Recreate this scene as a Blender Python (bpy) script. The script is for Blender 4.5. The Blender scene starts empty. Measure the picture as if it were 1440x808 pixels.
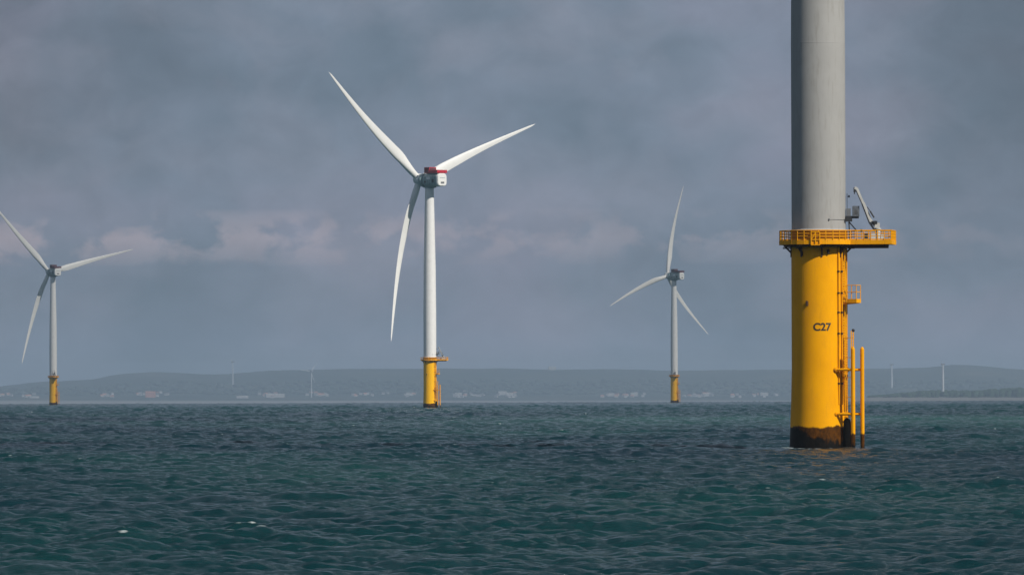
import bpy, math, random
import numpy as np
from mathutils import Vector, Matrix
random.seed(7)
PI = math.pi
R_ = math.radians
sc = bpy.context.scene
col = sc.collection

# ------------------------------------------------------------------ camera
F = 10000.0            # focal length in photo pixels (photo 1440 wide): a 250 mm lens
RE = 7.4e6             # earth radius with refraction
CAM_H = 6.52
cd = bpy.data.cameras.new('camera')
cam = bpy.data.objects.new('camera', cd)
col.objects.link(cam)
cd.sensor_width = 36.0
cd.lens = F / 1440 * 36.0
cd.clip_start = 1.0
cd.clip_end = 120000.0
cam.matrix_world = (Matrix.Translation((0, 0, CAM_H)) @ Matrix.Rotation(R_(90 + 0.853), 4, 'X')
                    @ Matrix.Rotation(R_(-0.19), 4, 'Z'))
sc.camera = cam

# ------------------------------------------------------------------ light
SUN_AZ = R_(180 - 48)        # clockwise from +Y : behind the camera, to the right
SUN_EL = R_(38)
w = bpy.data.worlds.new('World')
sc.world = w
w.use_nodes = True
nt = w.node_tree
nt.nodes.clear()
def N(nt, t, **kw):
    n = nt.nodes.new(t)
    for k, v in kw.items():
        setattr(n, k, v)
    return n
def L(nt, a, b):
    nt.links.new(a, b)
out = N(nt, 'ShaderNodeOutputWorld')
sky = N(nt, 'ShaderNodeTexSky', sky_type='NISHITA')
sky.sun_disc = False
sky.sun_elevation = SUN_EL
sky.sun_rotation = SUN_AZ
bg = N(nt, 'ShaderNodeBackground')
bg.inputs[1].default_value = 0.06
L(nt, sky.outputs[0], bg.inputs[0])
# cloud deck over most of the sky: broken grey-blue cloud with paler, pinkish tops
tc = N(nt, 'ShaderNodeTexCoord')
def wnoise(scale, sc3, loc, detail, rough, dist=0.0):
    mp = N(nt, 'ShaderNodeMapping')
    mp.inputs['Scale'].default_value = sc3
    mp.inputs['Location'].default_value = loc
    L(nt, tc.outputs['Generated'], mp.inputs[0])
    n = N(nt, 'ShaderNodeTexNoise')
    n.inputs['Scale'].default_value = scale
    n.inputs['Detail'].default_value = detail
    n.inputs['Roughness'].default_value = rough
    n.inputs['Distortion'].default_value = dist
    L(nt, mp.outputs[0], n.inputs['Vector'])
    return n.outputs[0]
def ramp(nt, src, stops):
    r = N(nt, 'ShaderNodeValToRGB')
    L(nt, src, r.inputs[0])
    e = r.color_ramp.elements
    while len(e) > 1:
        e.remove(e[-1])
    e[0].position = stops[0][0]
    e[0].color = (*stops[0][1], 1)
    for p, c in stops[1:]:
        x = e.new(p)
        x.color = (*c, 1)
    return r.outputs[0]
def mix(nt, fac, a, b, blend='MIX'):
    m = N(nt, 'ShaderNodeMix', data_type='RGBA', blend_type=blend)
    if hasattr(fac, 'links'): L(nt, fac, m.inputs[0])
    else: m.inputs[0].default_value = fac
    for i, v in ((6, a), (7, b)):
        if hasattr(v, 'links'): L(nt, v, m.inputs[i])
        else: m.inputs[i].default_value = (*v, 1)
    return m.outputs[2]
def math_(nt, op, a, b=0.0, clamp=False):
    m = N(nt, 'ShaderNodeMath', operation=op)
    m.use_clamp = clamp
    for i, v in ((0, a), (1, b)):
        if hasattr(v, 'links'): L(nt, v, m.inputs[i])
        else: m.inputs[i].default_value = v
    return m.outputs[0]
big = wnoise(26, (1, 1, 1.5), (3.1, 0.0, 0.37), 3, 0.5, 0.3)
fine = wnoise(48, (1, 1, 1.5), (0.4, 1.2, 0.05), 5, 0.5, 0.4)
base = ramp(nt, big, [(0.30, (0.135, 0.187, 0.250)), (0.5, (0.197, 0.245, 0.325)), (0.68, (0.250, 0.272, 0.362))])
puff = ramp(nt, fine, [(0.47, (0, 0, 0)), (0.72, (1, 1, 1))])
c1 = mix(nt, math_(nt, 'MULTIPLY', puff, 0.32), base, (0.35, 0.355, 0.44))
# a row of cumulus tops low over the coast
sep = N(nt, 'ShaderNodeSeparateXYZ')
L(nt, tc.outputs['Generated'], sep.inputs[0])
cum = wnoise(120, (1, 1, 1.5), (1.7, 0.2, 0.9), 7, 0.56, 0.2)
zc = math_(nt, 'SUBTRACT', sep.outputs[2], 0.0220)
band = math_(nt, 'SUBTRACT', 1.0, math_(nt, 'DIVIDE', math_(nt, 'ABSOLUTE', zc), 0.0040), True)
band = math_(nt, 'POWER', band, 0.6)
cm = math_(nt, 'MULTIPLY', band, math_(nt, 'MULTIPLY', math_(nt, 'SUBTRACT', cum, 0.46), 10.0, True), True)
lf = math_(nt, 'SUBTRACT', 0.42, math_(nt, 'MULTIPLY', sep.outputs[0], 4.0), True)
c2 = mix(nt, math_(nt, 'MULTIPLY', cm, lf), c1, (0.46, 0.405, 0.455))
# finer wisps, and heavier cloud towards the two ends of the bay
wisp = wnoise(150, (1, 1, 1.25), (2.2, 0.7, 1.3), 8, 0.62, 0.6)
wv = N(nt, 'ShaderNodeMapRange')
L(nt, wisp, wv.inputs[0])
wv.inputs[1].default_value = 0.3
wv.inputs[2].default_value = 0.7
wv.inputs[3].default_value = 0.93
wv.inputs[4].default_value = 1.07
ax = math_(nt, 'ABSOLUTE', math_(nt, 'ADD', sep.outputs[0], math_(nt, 'MULTIPLY', math_(nt, 'SUBTRACT', big, 0.5), 0.05)))
en = N(nt, 'ShaderNodeMapRange', interpolation_type='SMOOTHSTEP')
L(nt, ax, en.inputs[0])
en.inputs[1].default_value = 0.035
en.inputs[2].default_value = 0.08
top_ = N(nt, 'ShaderNodeMapRange', interpolation_type='SMOOTHSTEP')
L(nt, sep.outputs[2], top_.inputs[0])
top_.inputs[1].default_value = 0.005
top_.inputs[2].default_value = 0.055
ef = N(nt, 'ShaderNodeMapRange', interpolation_type='SMOOTHSTEP')
L(nt, ax, ef.inputs[0])
ef.inputs[1].default_value = 0.12
ef.inputs[2].default_value = 0.35
ef.inputs[3].default_value = 1.0
ef.inputs[4].default_value = -0.15
dk = math_(nt, 'SUBTRACT', wv.outputs[0], math_(nt, 'MULTIPLY', math_(nt, 'MULTIPLY', math_(nt, 'MULTIPLY', en.outputs[0], ef.outputs[0]), top_.outputs[0]), 0.38))
vm = N(nt, 'ShaderNodeVectorMath', operation='SCALE')
L(nt, c2, vm.inputs[0])
L(nt, dk, vm.inputs['Scale'])
c2 = vm.outputs[0]
# unseen upper sky darkened on the landward side, to dim its reflection in the sea
hi = N(nt, 'ShaderNodeMapRange', interpolation_type='SMOOTHSTEP')
L(nt, sep.outputs[2], hi.inputs[0])
hi.inputs[1].default_value = 0.12
hi.inputs[2].default_value = 0.50
lw = N(nt, 'ShaderNodeMapRange', interpolation_type='SMOOTHSTEP')
L(nt, sep.outputs[1], lw.inputs[0])
lw.inputs[1].default_value = -0.5
lw.inputs[2].default_value = 0.35
c2 = mix(nt, math_(nt, 'MULTIPLY', hi.outputs[0], lw.outputs[0]), c2, mix(nt, 0.78, c2, (0.022, 0.058, 0.078)))
bgc = N(nt, 'ShaderNodeBackground')
L(nt, c2, bgc.inputs[0])
bgc.inputs[1].default_value = 1.0
gap = wnoise(3.2, (1, 1, 2.0), (0.3, 2.2, 0.0), 4, 0.55)
gapm = N(nt, 'ShaderNodeMapRange')
L(nt, gap, gapm.inputs[0])
gapm.inputs[1].default_value = 0.30
gapm.inputs[2].default_value = 0.46
gapm.inputs[3].default_value = 0.55
gapm.inputs[4].default_value = 0.97
ms = N(nt, 'ShaderNodeMixShader')
L(nt, gapm.outputs[0], ms.inputs[0])
L(nt, bg.outputs[0], ms.inputs[1])
L(nt, bgc.outputs[0], ms.inputs[2])
L(nt, ms.outputs[0], out.inputs[0])

sl = bpy.data.lights.new('sun', 'SUN')
sl.energy = 4.4
sl.angle = R_(0.55)
sl.color = (1.0, 0.95, 0.87)
so = bpy.data.objects.new('sun', sl)
col.objects.link(so)
so.location = (60, -60, 80)
to_sun = Vector((math.sin(SUN_AZ) * math.cos(SUN_EL), math.cos(SUN_AZ) * math.cos(SUN_EL), math.sin(SUN_EL)))
so.rotation_euler = to_sun.to_track_quat('Z', 'Y').to_euler()

sc.view_settings.view_transform = 'Standard'
sc.view_settings.look = 'None'
sc.view_settings.gamma = 1.0
sc.view_settings.exposure = 0.0
sc.view_settings.use_curve_mapping = False
sc.cycles.use_denoising = True
sc.cycles.max_bounces = 5
sc.cycles.diffuse_bounces = 2
sc.cycles.glossy_bounces = 3
sc.cycles.volume_bounces = 1
sc.cycles.transparent_max_bounces = 8
sc.cycles.caustics_reflective = False
sc.cycles.caustics_refractive = False

# ------------------------------------------------------------------ helpers
def tag(o, label=None, cat=None, group=None, kind=None):
    if label: o['label'] = label
    if cat: o['category'] = cat
    if group: o['group'] = group
    if kind: o['kind'] = kind
    return o
def empty(name, loc=(0, 0, 0)):
    o = bpy.data.objects.new(name, None)
    o.empty_display_size = 2
    col.objects.link(o)
    o.location = loc
    return o
def link(name, me, parent=None, mw=None):
    o = bpy.data.objects.new(name, me)
    col.objects.link(o)
    if parent: o.parent = parent
    if mw is not None: o.matrix_local = mw
    return o
class MB:
    def __init__(s):
        s.v, s.f, s.sm, s.mi = [], [], [], []
    def add(s, vs, fs, smooth=False, mi=0):
        b = len(s.v)
        s.v += [tuple(v) for v in vs]
        for f in fs:
            s.f.append(tuple(b + i for i in f)); s.sm.append(smooth); s.mi.append(mi)
    def box(s, c, size, rz=0.0, mi=0, M=None):
        x, y, z = (k / 2 for k in size)
        vs = [Vector((a, b, d)) for a in (-x, x) for b in (-y, y) for d in (-z, z)]
        m = Matrix.Translation(c) @ (M if M else Matrix.Rotation(rz, 4, 'Z'))
        s.add([m @ v for v in vs], [(0, 1, 3, 2), (4, 6, 7, 5), (0, 4, 5, 1), (2, 3, 7, 6), (0, 2, 6, 4), (1, 5, 7, 3)], False, mi)
    def tube(s, a, b, r, n=10, r2=None, caps=True, mi=0, smooth=True):
        a, b = Vector(a), Vector(b)
        d = b - a
        if d.length < 1e-6: return
        q = d.to_track_quat('Z', 'Y').to_matrix()
        r2 = r if r2 is None else r2
        vs = []
        for p, rr in ((a, r), (b, r2)):
            for k in range(n):
                t = 2 * PI * k / n
                vs.append(p + q @ Vector((rr * math.cos(t), rr * math.sin(t), 0)))
        s.add(vs, [(k, (k + 1) % n, n + (k + 1) % n, n + k) for k in range(n)], smooth, mi)
        if caps:
            s.add(vs[:n], [tuple(range(n))[::-1]], False, mi)
            s.add(vs[n:], [tuple(range(n))], False, mi)
    def beam(s, a, b, wd, ht, mi=0):
        a, b = Vector(a), Vector(b)
        d = b - a
        q = d.to_track_quat('Z', 'Y').to_matrix().to_4x4()
        s.box((a + b) / 2, (wd, ht, d.length), mi=mi, M=q)
    def lathe(s, prof, n=48, mi=0, caps=True, smooth=True, axis='Z', c=(0, 0, 0)):
        vs = []
        for z, r in prof:
            for k in range(n):
                t = 2 * PI * k / n
                p = (r * math.cos(t), r * math.sin(t), z) if axis == 'Z' else (r * math.cos(t), z, -r * math.sin(t))
                vs.append((p[0] + c[0], p[1] + c[1], p[2] + c[2]))
        fs = []
        for i in range(len(prof) - 1):
            for k in range(n):
                fs.append((i * n + k, i * n + (k + 1) % n, (i + 1) * n + (k + 1) % n, (i + 1) * n + k))
        s.add(vs, fs, smooth, mi)
        if caps:
            s.add(vs[:n], [tuple(range(n))[::-1]], False, mi)
            s.add(vs[-n:], [tuple(range(n))], False, mi)
    def prism(s, pts, z0, z1, mi=0):
        n = len(pts)
        vs = [(x, y, z0) for x, y in pts] + [(x, y, z1) for x, y in pts]
        s.add(vs, [tuple(range(n))[::-1], tuple(range(n, 2 * n))] + [(k, (k + 1) % n, n + (k + 1) % n, n + k) for k in range(n)], False, mi)
    def mesh(s, name, mats):
        me = bpy.data.meshes.new(name)
        me.from_pydata(s.v, [], s.f)
        me.polygons.foreach_set('use_smooth', s.sm)
        me.polygons.foreach_set('material_index', s.mi)
        for m in (mats if isinstance(mats, (list, tuple)) else [mats]):
            me.materials.append(m)
        me.update()
        return me

# ------------------------------------------------------------------ materials
def new_mat(name):
    m = bpy.data.materials.new(name)
    m.use_nodes = True
    t = m.node_tree
    b = t.nodes['Principled BSDF']
    return m, t, b
def tex_noise(t, scale, detail=4, rough=0.55, sc3=(1, 1, 1), coord='Object', dist=0.0, loc=(0, 0, 0)):
    c = N(t, 'ShaderNodeTexCoord')
    mp = N(t, 'ShaderNodeMapping')
    mp.inputs['Scale'].default_value = sc3
    mp.inputs['Location'].default_value = loc
    L(t, c.outputs[coord], mp.inputs[0])
    n = N(t, 'ShaderNodeTexNoise')
    n.inputs['Scale'].default_value = scale
    n.inputs['Detail'].default_value = detail
    n.inputs['Roughness'].default_value = rough
    n.inputs['Distortion'].default_value = dist
    L(t, mp.outputs[0], n.inputs['Vector'])
    return n.outputs[0]
def paint(name, colr, rough=0.5, var=0.12, dirt=(0.2, 0.16, 0.1), dirt_amt=0.25, streak=True, scale=0.5, metallic=0.0, spec=0.5):
    m, t, b = new_mat(name)
    n1 = tex_noise(t, scale, 5, 0.6)
    dark = tuple(c * (1 - var) for c in colr)
    lite = tuple(min(1, c * (1 + var)) for c in colr)
    c = ramp(t, n1, [(0.3, dark), (0.7, lite)])
    if dirt_amt > 0:
        n2 = tex_noise(t, 3.0, 6, 0.65, (1, 1, 0.12) if streak else (1, 1, 1), loc=(3, 1, 2))
        mk = ramp(t, n2, [(0.52, (0, 0, 0)), (0.75, (1, 1, 1))])
        c = mix(t, math_(t, 'MULTIPLY', mk, dirt_amt), c, dirt)
    L(t, c, b.inputs['Base Color'])
    n3 = tex_noise(t, 2.0, 4)
    L(t, math_(t, 'ADD', math_(t, 'MULTIPLY', n3, 0.25), rough - 0.12), b.inputs['Roughness'])
    b.inputs['Metallic'].default_value = metallic
    b.inputs['Specular IOR Level'].default_value = spec
    return m
M_white = paint('white_tower_paint', (0.76, 0.75, 0.73), 0.55, 0.04, (0.45, 0.42, 0.36), 0.25)
M_grey = paint('light_grey_tower_paint', (0.35, 0.345, 0.33), 0.72, 0.06, (0.23, 0.22, 0.19), 0.6, scale=0.25, spec=0.2)
M_blade = paint('blade_gelcoat', (0.80, 0.79, 0.76), 0.45, 0.03, (0.5, 0.45, 0.38), 0.15, scale=0.2)
M_nac = paint('nacelle_shell_shaded', (0.26, 0.36, 0.37), 0.5, 0.15, (0.08, 0.12, 0.12), 0.6)  # dark teal of the shaded flank is put into the shell colour
M_hub = paint('hub_shell', (0.72, 0.73, 0.72), 0.5, 0.05, (0.25, 0.28, 0.28), 0.3)
M_nacw = paint('nacelle_rear_white', (0.78, 0.77, 0.74), 0.4, 0.03, (0.5, 0.5, 0.5), 0.1)
M_red = paint('red_panel_paint', (0.46, 0.012, 0.03), 0.45, 0.1, (0.12, 0.01, 0.015), 0.4)
M_yel = paint('yellow_steel_paint', (0.84, 0.36, 0.0), 0.55, 0.08, (0.36, 0.12, 0.005), 0.45, spec=0.08)
M_dark = paint('dark_rusty_steel', (0.05, 0.02, 0.008), 0.7, 0.3, (0.02, 0.015, 0.012), 0.4)
M_gal = paint('galvanised_steel', (0.24, 0.245, 0.25), 0.4, 0.1, (0.2, 0.2, 0.2), 0.3, metallic=0.6)
M_black = paint('black_fittings', (0.02, 0.022, 0.025), 0.55, 0.2, (0.05, 0.04, 0.03), 0.2)
M_crane = paint('off_white_crane_paint', (0.5, 0.5, 0.47), 0.5, 0.08, (0.3, 0.26, 0.2), 0.4)
M_text = paint('black_lettering', (0.02, 0.018, 0.015), 0.6, 0.1, dirt_amt=0)
M_grat = paint('deck_grating', (0.22, 0.21, 0.19), 0.7, 0.15, (0.1, 0.08, 0.05), 0.4)

def pile_material(name, black_top, brown_top, y0=(0.82, 0.345, 0.0), y1=(0.92, 0.405, 0.0)):
    m, t, b = new_mat(name)
    c0 = N(t, 'ShaderNodeTexCoord')
    sp = N(t, 'ShaderNodeSeparateXYZ')
    L(t, c0.outputs['Object'], sp.inputs[0])
    n1 = tex_noise(t, 0.45, 5, 0.6, (1, 1, 0.6))
    c = ramp(t, n1, [(0.3, y0), (0.7, y1)])
    # rust and salt streaks running down from brackets
    n2 = tex_noise(t, 1.6, 7, 0.65, (1, 1, 0.07), loc=(4, 2, 1))
    st = ramp(t, n2, [(0.56, (0, 0, 0)), (0.78, (1, 1, 1))])
    c = mix(t, math_(t, 'MULTIPLY', st, 0.55), c, (0.45, 0.17, 0.01))
    n5 = tex_noise(t, 0.8, 6, 0.7, (1, 1, 0.35), loc=(8, 3, 5))
    c = mix(t, math_(t, 'MULTIPLY', ramp(t, n5, [(0.5, (0, 0, 0)), (0.8, (1, 1, 1))]), 0.35), c, (0.55, 0.24, 0.02))
    # paint joint lines every few metres
    # tidal growth: brown weed film, then black mussels lower down
    ne = tex_noise(t, 0.55, 6, 0.6, (1, 1, 0.25), loc=(0.7, 5.2, 0))
    hz = math_(t, 'ADD', sp.outputs[2], math_(t, 'MULTIPLY', math_(t, 'SUBTRACT', ne, 0.5), 2.0))
    # black growth reaches higher towards the left (-x) side
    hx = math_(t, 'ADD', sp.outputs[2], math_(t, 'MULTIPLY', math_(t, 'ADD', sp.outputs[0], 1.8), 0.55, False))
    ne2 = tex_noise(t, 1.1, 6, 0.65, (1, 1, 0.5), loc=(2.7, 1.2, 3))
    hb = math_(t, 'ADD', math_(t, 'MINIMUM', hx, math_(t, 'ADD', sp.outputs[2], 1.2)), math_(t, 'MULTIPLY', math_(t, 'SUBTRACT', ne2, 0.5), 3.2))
    def step(h, z, wd):
        mr = N(t, 'ShaderNodeMapRange')
        L(t, h, mr.inputs[0])
        mr.inputs[1].default_value = z - wd
        mr.inputs[2].default_value = z + wd
        mr.inputs[3].default_value = 1.0
        mr.inputs[4].default_value = 0.0
        return mr.outputs[0]
    hz2 = math_(t, 'ADD', sp.outputs[2], math_(t, 'MULTIPLY', math_(t, 'SUBTRACT', ne, 0.5), 1.4))
    nb = tex_noise(t, 3, 6, 0.7, (1, 1, 0.6))
    brown = ramp(t, nb, [(0.3, (0.03, 0.012, 0.002)), (0.7, (0.12, 0.042, 0.003))])
    c = mix(t, step(hz2, brown_top, 0.10), c, brown)
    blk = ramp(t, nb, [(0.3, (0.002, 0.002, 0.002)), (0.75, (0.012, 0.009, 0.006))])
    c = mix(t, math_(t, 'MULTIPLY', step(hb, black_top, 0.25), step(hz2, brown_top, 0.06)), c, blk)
    L(t, c, b.inputs['Base Color'])
    b.inputs['Roughness'].default_value = 0.5
    b.inputs['Specular IOR Level'].default_value = 0.05
    bp = N(t, 'ShaderNodeBump')
    bp.inputs['Strength'].default_value = 0.35
    bp.inputs['Distance'].default_value = 0.05
    L(t, math_(t, 'MULTIPLY', nb, step(hz2, brown_top, 0.1)), bp.inputs['Height'])
    L(t, bp.outputs[0], b.inputs['Normal'])
    return m
M_pile = pile_material('yellow_pile_with_tidal_growth', 2.1, 2.65)
M_wet = pile_material('yellow_tube_with_tidal_growth', 1.6, 1.7)

# ------------------------------------------------------------------ sea
def sea_level(r):
    return -r * r / (2 * RE)
def fft_tile(n, size, V, wdir, seed, kmin=0.0, kmax=1e9, hs=1.0, spread=3, pw=3.75):
    rs = np.random.RandomState(seed)
    k1 = np.fft.fftfreq(n, d=size / n) * 2 * PI
    kx, ky = np.meshgrid(k1, k1, indexing='ij')
    k = np.hypot(kx, ky); k[0, 0] = 1
    Lw = V * V / 9.81
    cosw = (kx * math.cos(wdir) + ky * math.sin(wdir)) / k
    P = np.exp(-1 / (k * Lw) ** 2) / k ** pw * (0.09 + np.abs(cosw) ** spread) * np.exp(-(k * 0.07) ** 2)
    P[cosw < 0] *= 0.25
    P[(k < kmin) | (k > kmax)] = 0; P[0, 0] = 0
    H = (rs.randn(n, n) + 1j * rs.randn(n, n)) * np.sqrt(P)
    h = np.fft.ifft2(H)
    a = h.real
    s = hs / 4 / a.std()
    H = H * s
    a = a * s
    dx = np.fft.ifft2(-1j * kx / k * H).real
    dy = np.fft.ifft2(-1j * ky / k * H).real
    dxx = np.fft.ifft2(kx * kx / k * H).real
    dyy = np.fft.ifft2(ky * ky / k * H).real
    return a.astype(np.float32), dx.astype(np.float32), dy.astype(np.float32), (dxx + dyy).astype(np.float32), size
def sample(tile, X, Y, rot):
    n = tile[0].shape[0]; size = tile[4]
    c, s = math.cos(rot), math.sin(rot)
    U = ((X * c + Y * s) / size % 1.0) * n
    V = ((-X * s + Y * c) / size % 1.0) * n
    i0 = np.floor(U).astype(np.int32); j0 = np.floor(V).astype(np.int32)
    fu = (U - i0).astype(np.float32); fv = (V - j0).astype(np.float32)
    i0 %= n; j0 %= n; i1 = (i0 + 1) % n; j1 = (j0 + 1) % n
    res = []
    for g in tile[:4]:
        res.append(g[i0, j0] * (1 - fu) * (1 - fv) + g[i1, j0] * fu * (1 - fv) + g[i0, j1] * (1 - fu) * fv + g[i1, j1] * fu * fv)
    h, dx, dy, j = res
    return h, dx * c - dy * s, dx * s + dy * c, j
# distances of the rows, angles of the columns (finer where the sea is near and waves are resolved)
def grow(a, b, g):
    n = max(2, int(math.log(b / a) / g))
    return list(np.geomspace(a, b, n, endpoint=False))
rows = np.array([0.0] + grow(3, 215, 0.05) + grow(215, 1500, 0.00085) + grow(1500, 4000, 0.001) + grow(4000, 10200, 0.0018) + list(np.linspace(10200, 13500, 12)))
fa = np.linspace(-R_(6.2), R_(6.2), 861)
side = R_(6.2) * (1 + np.geomspace(0.02, (PI - R_(6.2)) / R_(6.2), 60))
side = side[side < PI - 0.02]
ang = np.concatenate([-side[::-1], fa, side, [PI]])
ang = np.concatenate([[-PI], ang])
nr, na = len(rows), len(ang)
RR, AA = np.meshgrid(rows, ang, indexing='ij')
X = RR * np.sin(AA); Y = RR * np.cos(AA)
WDIR = R_(-78)
tA = fft_tile(1024, 173.0, 4.9, WDIR, 11, hs=0.66, spread=1.6)
tB = fft_tile(1024, 101.3, 4.6, WDIR - 0.55, 23, kmin=0.9, hs=0.36, pw=3.35, spread=1.6)
P0 = (X, Y)
Z = np.zeros_like(X, dtype=np.float32); DX = np.zeros_like(Z); DY = np.zeros_like(Z); J = np.zeros_like(Z)
for t_, rot, amp in ((tA, 0.0, 1.0), (tB, 0.42, 1.0)):
    h, dx, dy, j = sample(t_, X, Y, rot)
    Z += h * amp; DX += dx * amp; DY += dy * amp; J += j * amp
# gentle gust patches: rougher and calmer areas
def lump(X, Y, L1, seed):
    rs = np.random.RandomState(seed)
    v = np.zeros_like(X)
    for k in range(9):
        a = rs.rand() * 2 * PI; l = L1 * (0.5 + rs.rand() * 1.5)
        v += np.sin(2 * PI * (X * math.cos(a) + Y * math.sin(a)) / l + rs.rand() * 6.28)
    return v / 3
gust = 1 + 0.20 * lump(X, Y, 130, 5) + 0.12 * lump(X, Y, 45, 9)
amp = gust * np.clip((np.abs(AA) < R_(9)) * 1.0 + 0.5, 0, 1)
amp *= np.clip((RR - 1.5) / 6, 0, 1) * (1 + 0.9 * np.clip((RR - 1500) / 2500, 0, 1))
chop = 0.6
PX_, PY_ = 829 * math.sin(math.atan(431.6 / F)), 829 * math.cos(math.atan(431.6 / F))
amp = amp * (1 - 0.6 * np.exp(-(((X - PX_) / 16) ** 2 + ((Y - PY_ + 12) / 34) ** 2)))   # smoother water in the lee of the pile
Zs = sea_level(RR) + Z * amp
X = X + DX * chop * amp
Y = Y + DY * chop * amp
co = np.stack([X, Y, Zs], -1).reshape(-1, 3).astype(np.float32)
foam = J * amp / (1 + 0.9 * np.clip((RR - 1500) / 2500, 0, 1))
jmax = float(np.percentile(foam, 99.9))
_px, _py = 829 * math.sin(math.atan(431.6 / F)), 829 * math.cos(math.atan(431.6 / F))
dp = np.hypot(P0[0] - _px, P0[1] - _py)
wash = np.exp(-((dp - 4.0) / 1.1) ** 2) * 1.25 * jmax
for fx, fy in ((2.2, -3.6), (3.6, -3.0), (-1.5, -5.0)):
    wash += np.exp(-(((P0[0] - _px - fx) / 1.0) ** 2 + ((P0[1] - _py - fy) / 1.6) ** 2)) * 1.25 * jmax
near_ = (RR > 250) & (RR < 2500) & (np.abs(AA) < R_(6))
FOAM_T = float(np.percentile(foam[near_], 99.96))
foam = foam + wash
me = bpy.data.meshes.new('sea')
me.vertices.add(nr * na)
me.vertices.foreach_set('co', co.ravel())
ii = (np.arange(nr - 1)[:, None] * na + np.arange(na - 1)[None, :]).ravel()
quads = np.stack([ii, ii + 1, ii + na + 1, ii + na], -1)[:, ::-1]
nq = len(quads)
me.loops.add(nq * 4)
me.loops.foreach_set('vertex_index', quads.ravel().astype(np.int32))
me.polygons.add(nq)
me.polygons.foreach_set('loop_start', (np.arange(nq) * 4).astype(np.int32))
me.polygons.foreach_set('use_smooth', np.ones(nq, dtype=bool))
me.update(calc_edges=True)
at = me.attributes.new('foam', 'FLOAT', 'POINT')
at.data.foreach_set('value', foam.reshape(-1).astype(np.float32))
del X, Y, Zs, P0, Z, DX, DY, J, quads, co
m, t, b = new_mat('sea_water')
# water colour varies in broad drifts standing in for cloud shadow; geometry carries the waves
n1 = tex_noise(t, 1.0, 4, 0.5, (1 / 90, 1 / 420, 0), loc=(0.3, 0.1, 0))
wcol = ramp(t, n1, [(0.36, (0.001, 0.017, 0.029)), (0.5, (0.002, 0.029, 0.035)), (0.62, (0.006, 0.047, 0.046))])
# a sunlit gap between cloud shadows, painted into the water as a paler streak about 1.5 km out
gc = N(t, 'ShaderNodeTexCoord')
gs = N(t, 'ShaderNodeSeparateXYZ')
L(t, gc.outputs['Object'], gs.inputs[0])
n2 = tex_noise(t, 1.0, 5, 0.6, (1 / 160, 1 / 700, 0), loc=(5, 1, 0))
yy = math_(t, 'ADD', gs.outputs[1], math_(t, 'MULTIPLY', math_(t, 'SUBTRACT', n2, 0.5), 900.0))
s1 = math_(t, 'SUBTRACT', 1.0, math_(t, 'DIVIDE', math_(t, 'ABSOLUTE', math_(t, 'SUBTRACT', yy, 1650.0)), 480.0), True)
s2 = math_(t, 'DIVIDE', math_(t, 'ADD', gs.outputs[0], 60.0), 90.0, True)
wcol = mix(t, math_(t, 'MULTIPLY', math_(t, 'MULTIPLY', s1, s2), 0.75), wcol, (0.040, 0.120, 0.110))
# greener water towards the coast
s3 = math_(t, 'DIVIDE', math_(t, 'SUBTRACT', yy, 1900.0), 1500.0, True)
wcol = mix(t, math_(t, 'MULTIPLY', s3, 0.8), wcol, (0.002, 0.050, 0.056))
fa_ = N(t, 'ShaderNodeAttribute', attribute_name='foam')
nf = tex_noise(t, 2.2, 6, 0.7)
fm = math_(t, 'ADD', math_(t, 'MULTIPLY', fa_.outputs['Fac'], 1.0), math_(t, 'MULTIPLY', math_(t, 'SUBTRACT', nf, 0.5), 1.2))
mr = N(t, 'ShaderNodeMapRange')
L(t, fm, mr.inputs[0])
mr.inputs[1].default_value = FOAM_T
mr.inputs[2].default_value = FOAM_T + 0.4
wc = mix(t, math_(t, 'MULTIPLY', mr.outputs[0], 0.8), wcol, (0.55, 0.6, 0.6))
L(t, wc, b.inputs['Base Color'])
L(t, math_(t, 'ADD', math_(t, 'MULTIPLY', mr.outputs[0], 0.5), 0.12), b.inputs['Roughness'])
b.inputs['IOR'].default_value = 1.33
b.inputs['Specular IOR Level'].default_value = 0.32
nb1 = tex_noise(t, 4.2, 7, 0.66, (1.0, 1.4, 1.0), dist=0.5)
bp = N(t, 'ShaderNodeBump')
bp.inputs['Strength'].default_value = 1.0
bp.inputs['Distance'].default_value = 0.12
L(t, nb1, bp.inputs['Height'])
L(t, bp.outputs[0], b.inputs['Normal'])
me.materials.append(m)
tag(link('sea', me), kind='structure')

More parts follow.
